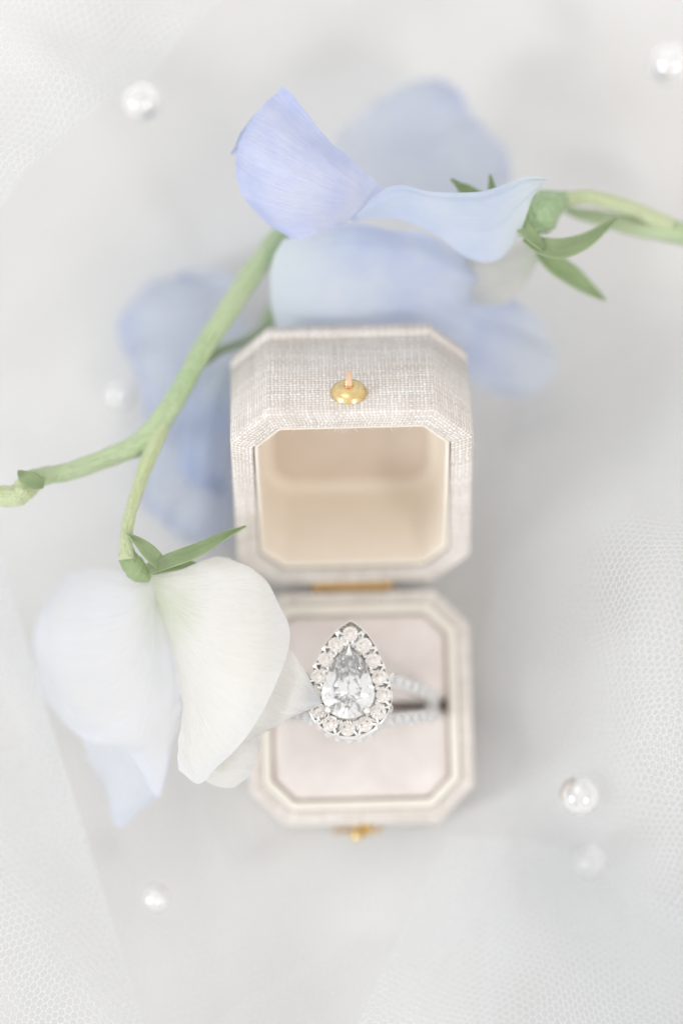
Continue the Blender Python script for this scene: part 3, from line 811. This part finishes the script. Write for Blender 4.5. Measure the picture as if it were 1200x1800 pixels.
zl = [[31.5, 30, 28, 25, 22], [31.5, 30, 28.5, 25, 21], [31.4, 30, 28.5, 25, 20.5], [31.2, 29.6, 28, 24.6, 20], [31, 29, 27, 24, 20], [30.8, 29.4, 28, 26, 23], [30.6, 29, 27.6, 25.6, 23.5], [30.8, 29.6, 28, 26.4, 24.5], [31, 30.2, 28.8, 27, 24.5]]
petal('standard_petal', Z(WL, zl), M['bluewhite'], wb, .4, 12, nu=60)
WF = [[(440, 1120), (480, 1130), (506, 1138), (530, 1168), (558, 1216)],
      [(440, 1150), (478, 1170), (505, 1188), (535, 1210), (562, 1234)],
      [(435, 1190), (465, 1215), (490, 1232), (520, 1244), (552, 1244)],
      [(420, 1240), (445, 1265), (460, 1275), (485, 1275), (520, 1256)],
      [(400, 1290), (420, 1300), (432, 1302), (448, 1296), (478, 1279)]]
petal('wing_petal', Z(WF, [[31, 32, 32.6, 32.8, 32.6], [31, 31.6, 32, 32.4, 33.2], [30, 30.2, 30.6, 31.2, 32.6], [29.5, 29.8, 30, 30.6, 31.6], [29, 29.4, 29.6, 30, 30.6]]), M['white'], wb, .12, 13)
WG = [[(400, 1290), (425, 1285), (440, 1285), (453, 1295)], [(390, 1310), (420, 1312), (440, 1315), (454, 1325)], [(375, 1335), (400, 1345), (425, 1350), (441, 1360)], [(350, 1365), (370, 1378), (390, 1384), (412, 1384)]]
petal('keel_petal', Z(WG, [[28.5, 29, 29, 28], [29, 29.4, 29.2, 28], [29, 29.2, 28.6, 27.6], [29, 28.6, 28, 27.4]]), M['white'], wb, .1, 14)
WD = [[(140, 1285), (148, 1310), (158, 1340), (170, 1368)], [(180, 1290), (180, 1330), (184, 1370), (190, 1405)], [(220, 1300), (218, 1350), (214, 1405), (208, 1457)], [(262, 1320), (262, 1360), (256, 1395), (240, 1428)], [(284, 1330), (286, 1360), (284, 1385), (280, 1404)]]
petal('wing_petal', Z(WD, [[21, 20, 19, 18], [22, 21, 20, 19], [22.6, 22, 21, 20], [23, 22.4, 22, 21], [23.6, 23.4, 23, 22.6]]), M['paler'], wb, .3, 15)

lb = tube('lilac_blossom', [(478, 540, 15, 14), (472, 556, 14.5, 20), (462, 570, 14, 16)], M['stem_dark'], sp)
lb['label'] = 'low lilac blue blossom beside the lid'
G1 = [[(430, 560), (420, 505), (400, 480), (360, 474), (330, 476)],
      [(432, 570), (380, 530), (330, 505), (290, 492), (262, 502)],
      [(434, 580), (370, 560), (300, 548), (245, 540), (208, 567)],
      [(436, 590), (370, 595), (310, 600), (265, 605), (230, 625)],
      [(438, 600), (380, 640), (330, 670), (285, 685), (246, 690)],
      [(440, 610), (390, 680), (345, 730), (300, 760), (256, 760)]]
petal('standard_petal', Z(G1, [[14, 14, 13.5, 13, 12], [14, 15, 15, 13, 12], [14, 16, 16.5, 15, 12], [14, 16, 17, 16.5, 14], [14, 16, 17, 16.5, 14.5], [14, 15, 15.5, 15, 13]]), M['lilac'], lb, .7, 21)
G2 = [[(430, 640), (350, 690), (290, 750), (245, 820), (240, 870)],
      [(432, 660), (370, 740), (320, 800), (280, 870), (262, 905)],
      [(434, 680), (390, 770), (350, 840), (315, 900), (305, 938)],
      [(436, 700), (410, 790), (385, 860), (360, 920), (345, 958)],
      [(438, 720), (428, 800), (420, 860), (410, 920), (400, 950)]]
petal('standard_petal', Z(G2, [[11, 12, 12, 11, 10], [11.5, 13, 13, 12, 10.5], [11, 14, 14, 13, 11], [10, 13, 13, 12, 10], [8.5, 10, 10, 9.5, 9]]), M['lilac'], lb, .5, 22)
G3 = [[(360, 640), (330, 700), (318, 760), (315, 830)], [(390, 650), (370, 720), (355, 790), (345, 860)], [(415, 660), (405, 740), (398, 800), (390, 870)]]
petal('wing_petal', Z(G3, [[15, 16, 16, 14], [16, 18, 18, 15], [14, 15, 15, 12]]), M['pale'], lb, .3, 23)

# ------------------------------------------------------------------ tulle veil
veil = tag(empty('tulle_veil'), 'sheer white hexagon-net tulle veil bunched around the ring box', 'veil')
def tulle(surf, w, h, a=.53, rad=.034, jit=.07, seed=0, mask=None):
    rnd = np.random.RandomState(seed)
    dx, dy = a * .866, a * 1.5
    ni, nj = int(w / dx), int(h / dy)
    I, J = np.meshgrid(np.arange(ni), np.arange(nj), indexing='ij')
    x = I * dx - w / 2 + rnd.randn(ni, nj) * jit * a; y = J * dy + np.where((I + J) % 2 == 1, .25, -.25) * a - h / 2 + rnd.randn(ni, nj) * jit * a
    q = rnd.rand(4) * 6
    x = x + .9 * np.sin(y * .16 + q[0]) + .35 * np.sin(y * .47 + x * .2 + q[1]); y = y + .8 * np.sin(x * .19 + q[2]) + .3 * np.sin(x * .5 - y * .3 + q[3])
    P = np.stack(surf(x, y), -1)
    ok = np.ones((ni, nj), bool) if mask is None else mask(P)
    P = P.reshape(-1, 3); ok = ok.reshape(-1)
    idx = (I * nj + J)
    e1 = np.stack([idx[:-1].ravel(), idx[1:].ravel()], 1)
    sel = ((I + J) % 2 == 1)[:, :-1]
    e2 = np.stack([idx[:, :-1][sel], idx[:, 1:][sel]], 1)
    E = np.vstack([e1, e2]); E = E[ok[E[:, 0]] & ok[E[:, 1]]]
    p, q = P[E[:, 0]], P[E[:, 1]]
    d = q - p; L = np.linalg.norm(d, axis=1, keepdims=True); d /= np.maximum(L, 1e-6)
    s = np.cross(d, np.array([.12, .2, .97])); s /= np.maximum(np.linalg.norm(s, axis=1, keepdims=True), 1e-6)
    u = np.cross(s, d)
    offs = [(s * math.cos(k * 2.0944 + .5) + u * math.sin(k * 2.0944 + .5)) * rad for k in range(3)]
    V = np.stack([p + offs[0], p + offs[1], p + offs[2], q + offs[0], q + offs[1], q + offs[2]], 1).reshape(-1, 3) * S
    n = len(E); b = (np.arange(n) * 6)[:, None]
    F = np.concatenate([b + np.array([[k, (k + 1) % 3, (k + 1) % 3 + 3, k + 3]]) for k in range(3)], 1).reshape(-1, 4)
    me = bpy.data.meshes.new('tulle_fold')
    me.vertices.add(len(V)); me.vertices.foreach_set('co', V.astype(np.float32).ravel())
    me.loops.add(F.size); me.loops.foreach_set('vertex_index', F.astype(np.int32).ravel())
    me.polygons.add(len(F)); me.polygons.foreach_set('loop_start', np.arange(0, F.size, 4, dtype=np.int32))
    me.polygons.foreach_set('use_smooth', np.ones(len(F), bool)); me.update()
    return link('tulle_fold', me, M['thread'], veil)
def bump2(x, y, c, w, h, rot=0):
    ca, sa = math.cos(R(rot)), math.sin(R(rot)); X, Y = x - c[0], y - c[1]
    return h * np.exp(-((X * ca + Y * sa) / w[0]) ** 2 - ((-X * sa + Y * ca) / w[1]) ** 2)
def rotated(x, y, deg, cx, cy):
    ca, sa = math.cos(R(deg)), math.sin(R(deg)); return cx + x * ca - y * sa, cy + x * sa + y * ca
def folded(x, x0, r):          # x runs past x0 round a fold of radius r and back underneath: (x', dz)
    t = np.clip((x - x0) / r, 0, math.pi)
    back = np.maximum(x - x0 - math.pi * r, 0)
    return np.where(x < x0, x, x0 + r * np.sin(t) - back), -r * (1 - np.cos(t))

# spread layer on the table
def f_low(x, y):
    X, Y = rotated(x, y, 17, -2, 14)
    return X, Y, TABLE + 1.6 + 1.0 * np.sin(X * .13 + 1) * np.cos(Y * .1) + .5 * np.sin(X * .31 + Y * .2) + bump2(X, Y, (-40, 40), (16, 30), 7) + bump2(X, Y, (44, 40), (12, 30), 8)
tulle(f_low, 112, 160, .62, .036, seed=1, mask=lambda P: ~((np.abs(P[..., 0]) < 14) & (np.abs(P[..., 1]) < 15)))
# right-hand puff
c1 = up(1250, 1040, 30); c2 = up(1200, 1345, 30); c3 = up(1260, 1620, 20)
def f_right(x, y):
    X, Y = rotated(x, y, -12, 40, -2)
    z = 7.5 + bump2(X, Y, c1, (19, 15), 28.5, -20) + bump2(X, Y, c2, (11, 14), 20, 10) + bump2(X, Y, c3, (12, 10), 14, 0)
    z = z + 1.2 * np.sin(X * .35 + Y * .12) * np.exp(-((X - 40) / 22) ** 2)
    return X - .2 * z + 3, Y + .06 * z, z
tulle(f_right, 54, 112, .49, .046, seed=2, mask=lambda P: P[..., 0] > 15.5)
def f_right2(x, y):
    X, Y = rotated(x, y, 24, 42, -4)
    z = 7 + bump2(X, Y, c1, (17, 16), 19, 10) + bump2(X, Y, c2, (14, 16), 16, -30)
    return X, Y, z
tulle(f_right2, 50, 100, .53, .04, seed=3, mask=lambda P: P[..., 0] > 17)
# left-hand sheet, folded back along its right edge
e0, e1 = up(110, 1380, 22), up(235, 1800, 24)
fd = math.degrees(math.atan2(e1.y - e0.y, e1.x - e0.x)) + 90
def f_left(x, y):
    xx, dz = folded(x, 27, .8)
    X, Y = rotated(xx - 27, y, fd, (e0.x + e1.x) / 2, (e0.y + e1.y) / 2)
    z = 26 + dz + 3.4 * np.sin(xx * .16 + y * .05 + .6) + 1.5 * np.sin(xx * .4 + y * .1) - .004 * (y + 8) ** 2 - .0 * xx
    return X, Y, np.maximum(z, 7.2)
tulle(f_left, 70, 92, .52, .046, seed=4)
# loose layer falling from it towards the middle
def f_left2(x, y):
    X, Y = rotated(x, y, fd + 9, -30, -38)
    z = 12 - .42 * (X + 30) + 2 * np.sin(X * .25 + Y * .08) + .0 * Y
    return X, Y, np.clip(z, 7.0, 22)
tulle(f_left2, 42, 74, .55, .032, seed=5, mask=lambda P: (P[..., 1] < -14.5) | (P[..., 0] < -15))
# top-left sheet with a folded slanting edge
g0, g1 = up(0, 300, 39), up(330, 0, 39)
gd = math.degrees(math.atan2(g1.y - g0.y, g1.x - g0.x))
def f_top(x, y):
    yy, dz = folded(-y, 22, 1.6)
    X, Y = rotated(x, 22 - yy, gd, (g0.x + g1.x) / 2, (g0.y + g1.y) / 2)
    z = 39 + dz + 2.2 * np.sin(x * .2 + yy * .13) + 1.2 * np.sin(x * .5 - yy * .2) - .10 * np.abs(yy)
    return X, Y, z
tulle(f_top, 70, 62, .53, .042, seed=6)
# foot of the frame: two crossing sheets
h0, h1 = up(640, 1800, 25), up(780, 1500, 14)
hd = math.degrees(math.atan2(h1.y - h0.y, h1.x - h0.x)) - 90
def f_foot(x, y):
    xx, dz = folded(-x, 40, .7)
    X, Y = rotated(40 - xx, y, hd, h0.x, h0.y)
    z = 25 + dz - .50 * np.maximum(Y - h0.y, 0) + 1.5 * np.sin(X * .22 + Y * .12) + .02 * X
    return X, Y, np.maximum(z, 7.4)
tulle(f_foot, 96, 60, .48, .036, seed=7, mask=lambda P: (P[..., 1] < -16))
def f_foot2(x, y):
    X, Y = rotated(x, y, 31, 12, -46)
    z = 15 - .45 * np.maximum(Y + 44, 0) + 2 * np.sin(X * .15 + 1) * np.cos(Y * .12)
    return X, Y, np.maximum(z, 6.8)
tulle(f_foot2, 84, 44, .56, .030, seed=8, mask=lambda P: (P[..., 1] < -17))

# ------------------------------------------------------------------ beads
def bead(px, py, z, d, label):
    V, F = [], []
    prof = [(.16, .93), (.2, .975)]
    for k in range(1, 24):
        a = R(12 + 156 * k / 24); prof.append((math.sin(a), math.cos(a)))
    prof += [(.2, -.975), (.16, -.93), (.16, 0)]
    V, F = lathe(prof, 32)
    n = 32; m = len(prof)
    F += [((m - 1) * n + k, (m - 1) * n + (k + 1) % n, (k + 1) % n, k) for k in range(n)]
    V = [Vector(v) * d / 2 for v in V]
    o = link('bead', mesh_from('bead', V, F), M['bead'], None, up(px, py, z), (R(random.uniform(60, 110)), R(random.uniform(-30, 30)), R(random.uniform(0, 180))))
    return tag(o, label, 'bead', 'clear beads scattered on the veil')
bead(250, 178, 25, 5.0, 'clear round bead beside the slanting tulle edge near the blue petal tip')
bead(1176, 112, 24, 5.4, 'clear round bead beyond the blue blossom and its leafy stem')
bead(1018, 1398, 22, 5.0, 'clear round bead on the net puff beside the velvet pad')
bead(275, 1578, 16, 3.4, 'small clear bead near the drooping tip of the white blossom')
bead(1034, 1512, 9, 4.4, 'faint clear bead deep in the veil next to a brighter bead')
bead(212, 694, 9, 3.6, 'faint clear bead beside the low lilac blossom')
